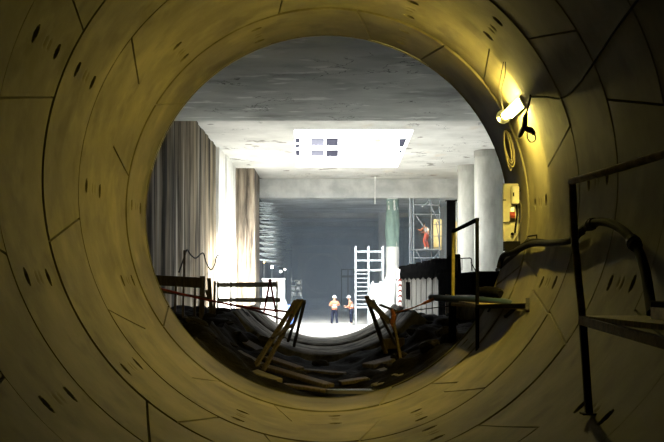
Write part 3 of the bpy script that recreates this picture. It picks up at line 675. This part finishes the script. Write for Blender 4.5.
tag(mb.build('rolled_bag', 'rubber', smooth=True), 'black rolled bag behind the grey blue pipe', 'bag')
o = MB().bar(P(452,304.5,17.4), P(500,307.5,14.95), .04, .05).build('timber_batten', 'wood', org=P(475,306,16)); tag(o, 'yellowed batten along the front edge of the mouth walkway', 'batten')
# near walkway
ND = 8.05
t = thing('walkway', (2.05,7.6,-1.1), 'steel walkway with rusty handrail at the dark right side', 'walkway')
MB().tube([P(572,181,ND),P(575,245,ND),P(583,322,ND)], .03, 10).build('post', 'rust', t, True)
po_ = MB().bar(P(582.5,318,ND), P(589,413,ND), .055, .05).build('post', 'steel_dark', t); q_ = P(589,413,ND); MB().box((q_.x-.06,ND-.06,q_.z-.012),(q_.x+.06,ND+.06,q_.z+.004), .003).build('foot_plate', 'steel_dark', po_)
MB().tube(spline([P(571,181.5,ND),P(600,173.5,7.4),P(640,161.5,6.75),P(700,143,5.9)]), .028, 10).build('handrail', 'rust', t, True)
a1, b1 = P(581,320,ND), P(668,344,6.35)
MB().bar(a1, b1, .045, .07).build('deck_frame', 'rust', t)
zd = a1.z+.035
mb = MB(); pd = [(a1.x-.01,a1.y), (2.62,a1.y), (2.66,6.0), (b1.x,6.0), (b1.x,b1.y)]; k = len(pd)
mb.add([(x, y, zd-.0) for x, y in pd]+[(x, y, zd-.04) for x, y in pd], [tuple(range(k)), tuple(range(2*k-1, k-1, -1))]+[(i, (i+1) % k, k+(i+1) % k, k+i) for i in range(k)])
mb.build('deck', 'wood', t)
t = thing('battery_box', (2.45,7.2,zd), 'small box with yellow lower half on the near walkway edge', 'box')
p = P(655,329,7.2)
MB().box((p.x,7.0,zd),(p.x+.22,7.3,zd+.085), .008).build('case', 'yellow_steel', t)
MB().box((p.x,7.0,zd+.085),(p.x+.22,7.3,zd+.13), .008).build('lid', 'rubber', t)

# ------------------------------------------------------------ hose along the wall
hp = [W(499,268,2.80),W(503,256,2.80),W(514,252,2.80),W(531,244,2.82),W(552,243,2.80),W(571,240,2.80),W(583,229,2.80),W(597,222,2.80),W(612,224,2.80),W(627,234,2.80),W(638,250,2.80),W(645,270,2.80),W(649,294,2.80),W(652,314,2.78)]
t = thing('hose', tuple(hp[4]), 'thick black hose draped along the right tunnel wall', 'hose')
MB().tube(spline(hp, 6), .043, 12).build('tube', 'rubber', t, True)
MB().tube([W(632,240,2.80),W(636,246,2.80)], .06, 12).build('coupling', 'steel_dark', t, True)
MB().tube([W(588,226,2.80),W(594,223,2.80)], .058, 12).build('coupling', 'steel_dark', t, True)
for o in [c for c in t.children if c.name.startswith('coupling')]: 
    c0 = Vector(t['_o'])+Vector(o.data.vertices[0].co); v_ = [Vector(t['_o'])+v.co for v in o.data.vertices]; m0 = sum(v_[:12], Vector())/12; m1 = sum(v_[12:24], Vector())/12; MB().tube([m0.lerp(m1,.4), m0.lerp(m1,.6)], .068, 12).build('clamp', 'steel_dark', o, True)
mb = MB().tube(spline([W(500,262,2.84),W(508,254,2.84),W(520,246,2.85),W(531,240,2.85),W(548,241,2.86),W(566,243,2.86),W(584,233,2.86)],5), .018, 8)
tag(mb.build('cable', 'rubber', smooth=True), 'thin black cable running just above the thick hose', 'cable')
mb = MB().tube(spline([W(497,270,2.85),W(506,262,2.86),W(520,250,2.87),W(528,240,2.86)],5), .03, 8)
tag(mb.build('cable', 'steel_dark', smooth=True), 'short cable bundle climbing to the wall hook', 'cable')
t = thing('wall_hook', tuple(W(533,238,2.85)), 'small square steel hook holding the hose on the lit wall', 'hook')
a = W(528,236,2.80); b = W(537,236,2.88); c = W(537,243,2.88); d_ = W(528.5,241,2.80)
MB().tube([W(527.5,241,2.74),W(527.5,236.5,2.75),W(536.5,235,2.87),W(537,244,2.90)], .012, 8).build('hook', 'steel_dark', t, True)
MB().ball(W(537,244,2.89), .03, (.5,1,1)).build('anchor', 'steel_dark', t, True)

# ------------------------------------------------------------ lamp, coil, plugs, panel
la, lb = W(505.5,115.5,2.80), W(516.5,105,2.815)
t = thing('batten_lamp', tuple((la+lb)/2), 'glowing batten lamp fixed high on the right tunnel wall', 'lamp')
dd = (lb-la).normalized(); rad0 = Vector((la.x-CX, 0, la.z-CZ)).normalized()
MB().tube([la+dd*.0, la+dd*.03, lb-dd*.03, lb], [.045,.055,.055,.045], 18).build('diffuser', 'glow', t, True)
MB().tube([la-dd*.03, la], .07, 18).build('end_cap', 'steel_dark', t, True)
MB().tube([la-dd*.02-rad0*.03, la-dd*.005-rad0*.03], .10, 28).build('spill_disc', 'black', t, True)  # disc added to stop the extra spot spilling toward the station
MB().tube([lb, lb+dd*.03, lb+dd*.045], [.054,.045,.02], 18).build('end_cap', 'glow_end', t, True)
rad = Vector((la.x-CX, 0, la.z-CZ)).normalized(); c_ = (la+lb)/2+rad*.075
MB().bar(la+rad*.068-dd*.04, lb+rad*.068+dd*.04, .15, .02, .004, up=rad).build('back_plate', 'white', t)
# pale cord coil
t = thing('cable_coil', tuple(W(505,133,2.78)), 'pale coiled cord hanging below the batten lamp', 'cable')
h = W(504.5,131,2.80)
for k in range(4):
    w_, L = .05+.014*(k % 3), .42+.05*k
    ctr = h+Vector((.045+.012*(k % 3), -.02*(k % 2), -L/2))
    pts = [ctr+Vector((w_*math.sin(a)+.04*math.cos(a)*-1, .05*math.sin(a), L/2*math.cos(a))) for a in np.linspace(0, 2*math.pi, 28)]
    MB().tube(pts, .0075, 6, False).build('loop', 'cord', t, True)
MB().tube([h+Vector((0,0,.03)), h+Vector((.1,.0,-.02))], .012, 8).build('hook', 'steel_dark', t, True)
# black plugs
t = thing('plug_cluster', tuple(W(526,125,2.75)), 'black plugs hanging on a short cord beside the lamp', 'plugs')
q = lambda x, y, r=2.76: W(x, y, r)
MB().tube([q(530.5,97,2.86),q(528.5,105,2.80),q(525.5,117)], .012, 8).build('cord', 'rubber', t, True)
MB().tube([q(526.5,113),q(525,118),q(524.5,126),q(521,133),q(519.5,136)], [.02,.035,.04,.035,.025], 12).build('plug', 'rubber', t, True)
MB().tube([q(523.5,126),q(527,129),q(531,130.5),q(533.5,133)], [.03,.037,.042,.03], 12).build('plug', 'rubber', t, True)
MB().tube(spline([q(527,131),q(527.5,138),q(530.5,142),q(534.5,141),q(535.5,137),q(533,132)],5), .008, 6).build('loop', 'rubber', t, True)
MB().ball(q(530.5,96.5,2.885), .03, (.6,1,1)).build('anchor', 'steel_dark', t, True)
rope('cable', [W(531,97,2.87),W(545,97,2.87),W(562,98,2.87),W(577,86,2.87),W(595,61,2.87),W(614,32,2.87),W(636,2,2.87),W(660,-32,2.87)], .011, 'rubber', 'thin black cable sagging along the dark upper right wall', 'cable')
rope('cable', [W(505.5,62,2.86),W(505,75,2.85),W(501,92,2.84),W(503,108,2.80)], .006, 'rubber', 'right of the two thin wires hanging above the lamp', 'wire')
rope('cable', [W(503.5,62,2.86),W(499.5,84,2.85),W(500,97,2.82),W(503,110,2.80)], .006, 'rubber', 'left of the two thin wires hanging above the lamp', 'wire')
# electric panel
PD = 15.5
t = thing('electric_panel', tuple(P(510,241,PD)), 'cream socket board standing at the edge of the tunnel mouth', 'panel')
a = P(503,241,PD); b = P(518.5,183.5,PD)
MB().box((a.x,PD,a.z),(b.x,PD+.03,b.z), .006).build('board', 'cream', t)
MB().box((a.x-.0,PD-.02,a.z),(a.x+.03,PD,b.z), .004).build('edge_strip', 'cream', t)
def pbox(x0, y0, x1, y1, th, nm, m, lab=None, par=None):
    lo = P(x0,y1,PD); hi = P(x1,y0,PD)
    o = MB().box((lo.x,PD-th,lo.z),(hi.x,PD,hi.z), .008).build(nm, m, par or t)
    if lab: o['label'] = lab
    return o
en_ = pbox(511,187,518,204,.10,'enclosure','box'); q_ = P(512,195,PD); MB().box((q_.x-.005,PD-.115,q_.z-.03),(q_.x+.012,PD-.10,q_.z+.03), .003).build('latch', 'steel_dark', en_)
pbox(509.8,207.5,513.5,212,.06,'socket','white')
so_ = pbox(509.6,212,514.2,218,.08,'socket','red','dark red socket'); q_ = P(512,214,PD-.08); MB().box((q_.x-.03,PD-.095,q_.z-.025),(q_.x+.03,PD-.08,q_.z+.025), .005).build('socket_lid', 'red', so_)
MB().tube(spline([P(516.5,205,PD-.03),P(517,215,PD-.04),P(515.5,226,PD-.03),P(515,233,PD-.02)],4), .012, 8).build('cable', 'rubber', t, True)
MB().tube([P(512.3,234,PD-.04),P(512.3,234,PD)], .025, 10).build('knob', 'rubber', t, True)
MB().tube([P(503,222.5,PD-.025),P(510,222,PD-.025)], .008, 6).tube([P(503,200,PD-.025),P(506,200,PD-.025)], .008, 6).build('clip', 'steel_dark', t, True)
pbox(503,241.5,519,251,.12,'lower_box','rubber','black box below the board')
MB().bar(P(512,190,PD+.03), P(512,190,PD+.03)+Vector((.30,0,0)), .05, .05).build('wall_bracket', 'steel_dark', t)
rope('cable', [P(519,200,PD),P(521.5,206,PD-.02),P(522,216,PD-.02),P(520,224,PD),P(517,236,PD-.02),P(510,246,PD-.1)], .010, 'cord', 'pale cable bulging out beside the cream socket board', 'cable')

# ------------------------------------------------------------ people
def skin_mesh(name, verts, edges, radii, root, m, parent, sub=2):
    me = bpy.data.meshes.new(name); me.from_pydata([tuple(v) for v in verts], edges, []); me.update()
    o = bpy.data.objects.new(name, me); COL.objects.link(o)
    sm = o.modifiers.new('skin', 'SKIN'); sm.use_smooth_shade = True
    if not me.skin_vertices: 
        bpy.context.view_layer.objects.active = o
    sv = me.skin_vertices[0].data
    for i, r in enumerate(radii):
        sv[i].radius = (r, r) if not isinstance(r, tuple) else r; sv[i].use_root = (i == root)
    s = o.modifiers.new('sub', 'SUBSURF'); s.levels = sub; s.render_levels = sub
    dg = bpy.context.evaluated_depsgraph_get(); me2 = bpy.data.meshes.new_from_object(o.evaluated_get(dg))
    bpy.data.objects.remove(o)
    me2.name = name; me2.materials.clear(); me2.materials.append(M[m]); me2.polygons.foreach_set('use_smooth', [True]*len(me2.polygons))
    o2 = bpy.data.objects.new(name, me2); COL.objects.link(o2)
    if parent: o2.parent = parent
    return o2
def person(loc, rz, J, label, trousers, top, topname, helmet, sc=1.0):
    """J: joint dict in metres, local (x right, y forward = facing, z up)"""
    root = thing('person', loc, label, 'person'); root.rotation_euler = (0,0,rz); root.scale = (sc,)*3
    del root['_o']
    names = list(J.keys()); V = [Vector(J[k]) for k in names]; ix = {k: i for i, k in enumerate(names)}
    E = [('pelvis','waist'),('waist','chest'),('chest','neck'),('neck','head'),('head','crown'),
         ('chest','shL'),('shL','elL'),('elL','wrL'),('wrL','palmL'),('chest','shR'),('shR','elR'),('elR','wrR'),('wrR','palmR'),
         ('pelvis','hipL'),('hipL','knL'),('knL','anL'),('anL','toeL'),('pelvis','hipR'),('hipR','knR'),('knR','anR'),('anR','toeR')]
    RAD = dict(pelvis=.14,waist=.125,chest=.15,neck=.055,head=.082,crown=.075,sh=.065,el=.045,wr=.03,palm=.035,hip=.095,kn=.06,an=.042,toe=.04)
    rd = [RAD.get(k, RAD.get(k[:-1])) for k in names]
    es = [(ix[a], ix[b]) for a, b in E]
    # fingers grow out of the palm as their own chains
    for s in 'LR':
        w, p = V[ix['wr'+s]], V[ix['palm'+s]]; d = (p-w).normalized(); side = d.cross(Vector((0,0,1)) if abs(d.z) < .9 else Vector((0,1,0))).normalized(); nrm = side.cross(d)
        for k, (o_, L) in enumerate(((-.030,.070),(-.010,.080),(.010,.076),(.030,.060))):
            i0 = len(V); V += [p+side*o_*.8+d*.02, p+side*o_+d*(.02+L*.6)-nrm*.01, p+side*o_+d*(.02+L)-nrm*.03]; rd += [.011,.009,.008]; es += [(ix['palm'+s], i0), (i0, i0+1), (i0+1, i0+2)]
        i0 = len(V); V += [w+d*.04+side*.035, w+d*.075+side*.06-nrm*.01]; rd += [.012,.010]; es += [(ix['palm'+s], i0), (i0, i0+1)]
    body = skin_mesh('body', V, es, rd, ix['pelvis'], 'skin', root)
    g = lambda k: Vector(J[k])
    def cloth(nm, keys, edges, radii, m):
        vs = [g(k) if isinstance(k, str) else Vector(k) for k in keys]
        return skin_mesh(nm, vs, edges, radii, 0, m, root)
    mid = lambda a, b, t_: tuple(g(a).lerp(g(b), t_))
    cloth('trousers', ['pelvis',mid('pelvis','waist',.7),'hipL','knL',mid('knL','anL',.9),'hipR','knR',mid('knR','anR',.9)], [(0,1),(0,2),(2,3),(3,4),(0,5),(5,6),(6,7)], [.165,.15,.118,.085,.075,.118,.085,.075], trousers)
    cloth(topname, ['waist',mid('pelvis','waist',.2),'chest',mid('chest','neck',.5),'shL',mid('shL','elL',.9) if topname == 'vest' else 'elL',mid('elL','wrL',.85),'shR','elR',mid('elR','wrR',.85)],
          [(0,1),(0,2),(2,3),(2,4),(4,5),(5,6),(2,7),(7,8),(8,9)], [.165,.175,.18,.10,.092,.07,.055,.092,.07,.055], top)
    for s in 'LR':
        a, t_ = g('an'+s), g('toe'+s)
        skin_mesh('boot', [a+Vector((0,0,.06)), a, a+Vector((0,-.04,-.03)), t_+(t_-a)*.2+Vector((0,0,-.005))], [(0,1),(1,2),(1,3)], [.062,.062,.055,.050], 0, 'boot', root)
    # reflective bands hugging the torso
    w, c = g('waist'), g('chest'); ax = (c-w).normalized()
    for f in (.0, .55):
        ctr = w.lerp(c, f); mb = MB(); pts = []
        u = ax.cross(Vector((0,1,0)) if abs(ax.y) < .9 else Vector((0,0,1))).normalized(); vv = ax.cross(u)
        ring_ = [ctr+u*.185*math.cos(a)+vv*.17*math.sin(a) for a in np.linspace(0, 2*math.pi, 25)[:-1]]
        n_ = 24; mb.add([p-ax*.03 for p in ring_]+[p+ax*.03 for p in ring_], [(i, (i+1) % n_, n_+(i+1) % n_, n_+i) for i in range(n_)])
        o = mb.build('reflective_band', 'band'); o.parent = root
    # face
    h = g('head'); nk = g('neck'); up = (g('crown')-h).normalized(); fw = Vector((0,1,0)); fw = (fw-up*fw.dot(up)).normalized(); sd = fw.cross(up)
    o = MB().ball(h+fw*.085-up*.01, .018, (1,1.2,1.4)).build('nose', 'skin', None, True); o.parent = root
    for s in (-1, 1):
        o = MB().ball(h+fw*.074+sd*.032*s+up*.02, .011).build('eye', 'hair', None, True); o.parent = root
        o = MB().ball(h+sd*.082*s, .028, (.4,.7,1)).build('ear', 'skin', None, True); o.parent = root
    o = MB().ball(h+fw*.072-up*.05, .018, (1.4,.5,.35)).build('mouth', 'red', None, True); o.parent = root
    q = up.to_track_quat('Z', 'Y').to_matrix()
    if helmet:
        mb = MB().lathe([(.155,-.005),(.150,.0),(.118,.006),(.117,.04),(.10,.085),(.065,.115),(.02,.125)], n=24)
        mb.v = [tuple(h+up*.055+q @ (Vector(v)+Vector((0,.0,0)))) for v in mb.v]
        o = mb.build('helmet', 'helmet', None, True); o.parent = root
        pk = MB().ball((0,0,0), .08, (1,.7,.12)); pk.v = [tuple(h+up*.052+fw*.12+q @ Vector(v)) for v in pk.v]
        o2 = pk.build('peak', 'helmet', None, True); o2.parent = o
    else:
        o = MB().ball(h+up*.035-fw*.015, .105, (.95,1,.9)).build('hair', 'hair', None, True); o.parent = root
    return root
stand = dict(pelvis=(0,0,.95), waist=(0,.0,1.12), chest=(0,0,1.33), neck=(0,.01,1.47), head=(0,.03,1.60), crown=(0,.02,1.68),
    shL=(-.18,0,1.38), elL=(-.24,-.02,1.12), wrL=(-.20,.16,1.02), palmL=(-.17,.22,1.03), shR=(.18,0,1.38), elR=(.24,-.02,1.12), wrR=(.20,.16,1.04), palmR=(.17,.22,1.06),
    hipL=(-.09,0,.90), knL=(-.12,.03,.50), anL=(-.15,0,.09), toeL=(-.18,.14,.04), hipR=(.09,0,.90), knR=(.13,.02,.50), anR=(.17,0,.09), toeR=(.21,.14,.04))
s1 = dict(stand); s1.update(elL=(-.27,.05,1.18), wrL=(-.12,.2,1.34), palmL=(-.07,.22,1.38), elR=(.27,.05,1.18), wrR=(.13,.2,1.32), palmR=(.08,.22,1.36))
p = P(334.5,0,60); person((p.x,60,FLOOR), math.radians(178), s1, 'standing worker in white helmet and orange vest, facing the camera, left of the pair', 'navy', 'vest', 'vest', True, .99)
s2 = dict(stand); s2.update(waist=(0,.02,1.12), chest=(0,.05,1.31), neck=(0,.10,1.45), head=(0,.15,1.57), crown=(0,.15,1.65), shL=(-.17,.05,1.36), elL=(-.22,.10,1.10), wrL=(-.18,.32,1.06), palmL=(-.16,.39,1.08),
    shR=(.17,.05,1.36), elR=(.22,.10,1.10), wrR=(.18,.32,1.10), palmR=(.16,.39,1.13))
p = P(351.5,0,60.5); person((p.x,60.6,FLOOR), math.radians(82), s2, 'worker in white helmet seen from the side, right one of the pair by the scaffold', 'navy', 'vest', 'vest', True, 1.0)
s3 = dict(stand); s3.update(chest=(0,.10,1.28), neck=(0,.17,1.40), head=(0,.23,1.51), crown=(0,.24,1.59), shL=(-.18,.10,1.33), elL=(-.25,.28,1.16), wrL=(-.18,.48,1.22), palmL=(-.16,.55,1.25), shR=(.18,.10,1.33), elR=(.24,.26,1.10), wrR=(.18,.44,1.02), palmR=(.16,.50,1.02),
    knL=(-.13,.14,.52), anL=(-.14,.0,.09), knR=(.13,.10,.52), anR=(.15,-.06,.09), toeR=(.18,.08,.04), toeL=(-.17,.14,.04))
p = P(427,0,61.8); person((p.x,61.9,Z(249.2)+.01), math.radians(60), s3, 'bareheaded worker in red and orange overalls bending forward on the scaffold', 'redsuit', 'orange', 'jacket', False, .98)

for o in bpy.data.objects:
    if '_o' in o: del o['_o']

# ------------------------------------------------------------ haze in the hall
hz = MB().box((-3.95,60.2,FLOOR+.02),(8.55,157.5,H3-.02)).build('dust_haze', 'white')
hm = bpy.data.materials.new('dust_haze'); hm.use_nodes = True; nt = hm.node_tree; nt.nodes.clear()
out = nt.nodes.new('ShaderNodeOutputMaterial'); vs_ = nt.nodes.new('ShaderNodeVolumeScatter'); vs_.inputs['Density'].default_value = .024; vs_.inputs['Anisotropy'].default_value = .3
vs_.inputs['Color'].default_value = (.62,.78,1,1); nt.links.new(vs_.outputs[0], out.inputs['Volume'])
hz.data.materials.clear(); hz.data.materials.append(hm); tag(hz, 'bluish dust haze filling the deep hall', 'haze', kind='stuff')

# ------------------------------------------------------------ light
w = bpy.data.worlds.new('World'); S.world = w; w.use_nodes = True
bg = w.node_tree.nodes['Background']; bg.inputs[0].default_value = (.93,.97,1,1); bg.inputs[1].default_value = 34
sd_ = bpy.data.lights.new('sun', 'SUN'); sd_.energy = 85; sd_.angle = math.radians(14); sd_.color = (1,.98,.94)
so = bpy.data.objects.new('sun', sd_); COL.objects.link(so)
so.rotation_euler = Vector((-3.9, 1.0, -5.0)).to_track_quat('-Z', 'Y').to_euler()
pl = bpy.data.lights.new('portal', 'AREA'); pl.shape = 'RECTANGLE'; pl.size = SX1-SX0; pl.size_y = HY1-HY0; pl.cycles.is_portal = True
po = bpy.data.objects.new('portal', pl); COL.objects.link(po); po.location = ((SX0+SX1)/2, (HY0+HY1)/2, TS+.02)
# warm work light behind the scaffold worker
wl = bpy.data.lights.new('work_light', 'POINT'); wl.energy = 60; wl.color = (1,.8,.4); wl.shadow_soft_size = .12
wo = bpy.data.objects.new('work_light', wl); COL.objects.link(wo); wo.location = (X(441), D2+1.0, Z(228))

# unseen spot added beside the batten tube to lift the far wall
sp = bpy.data.lights.new('added_spot', 'SPOT'); sp.energy = 1350; sp.color = (1,.81,.20); sp.spot_size = math.radians(140); sp.spot_blend = 1; sp.shadow_soft_size = .012
spo = bpy.data.objects.new('added_spot', sp); COL.objects.link(spo); spo.location = la+dd*.022-rad0*.078
spo.rotation_euler = Vector((-.80, .08, -.50)).to_track_quat('-Z', 'Y').to_euler()
cam = bpy.data.cameras.new('camera'); co = bpy.data.objects.new('camera', cam); COL.objects.link(co); S.camera = co
cam.sensor_width = 36; cam.lens = F/664*36; cam.shift_x = (332-VX)/664; cam.shift_y = (VY-221)/664
co.location = (0,0,0); co.rotation_euler = (math.pi/2, 0, 0); cam.clip_end = 500; cam.clip_start = .05
S.view_settings.view_transform = 'Standard'; S.view_settings.look = 'None'; S.view_settings.gamma = 1; S.view_settings.exposure = 0
S.cycles.use_denoising = True; S.cycles.denoiser = 'OPENIMAGEDENOISE'
S.cycles.max_bounces = 10; S.cycles.diffuse_bounces = 6; S.cycles.volume_bounces = 1; S.cycles.sample_clamp_indirect = 8
S.cycles.volume_step_rate = 4
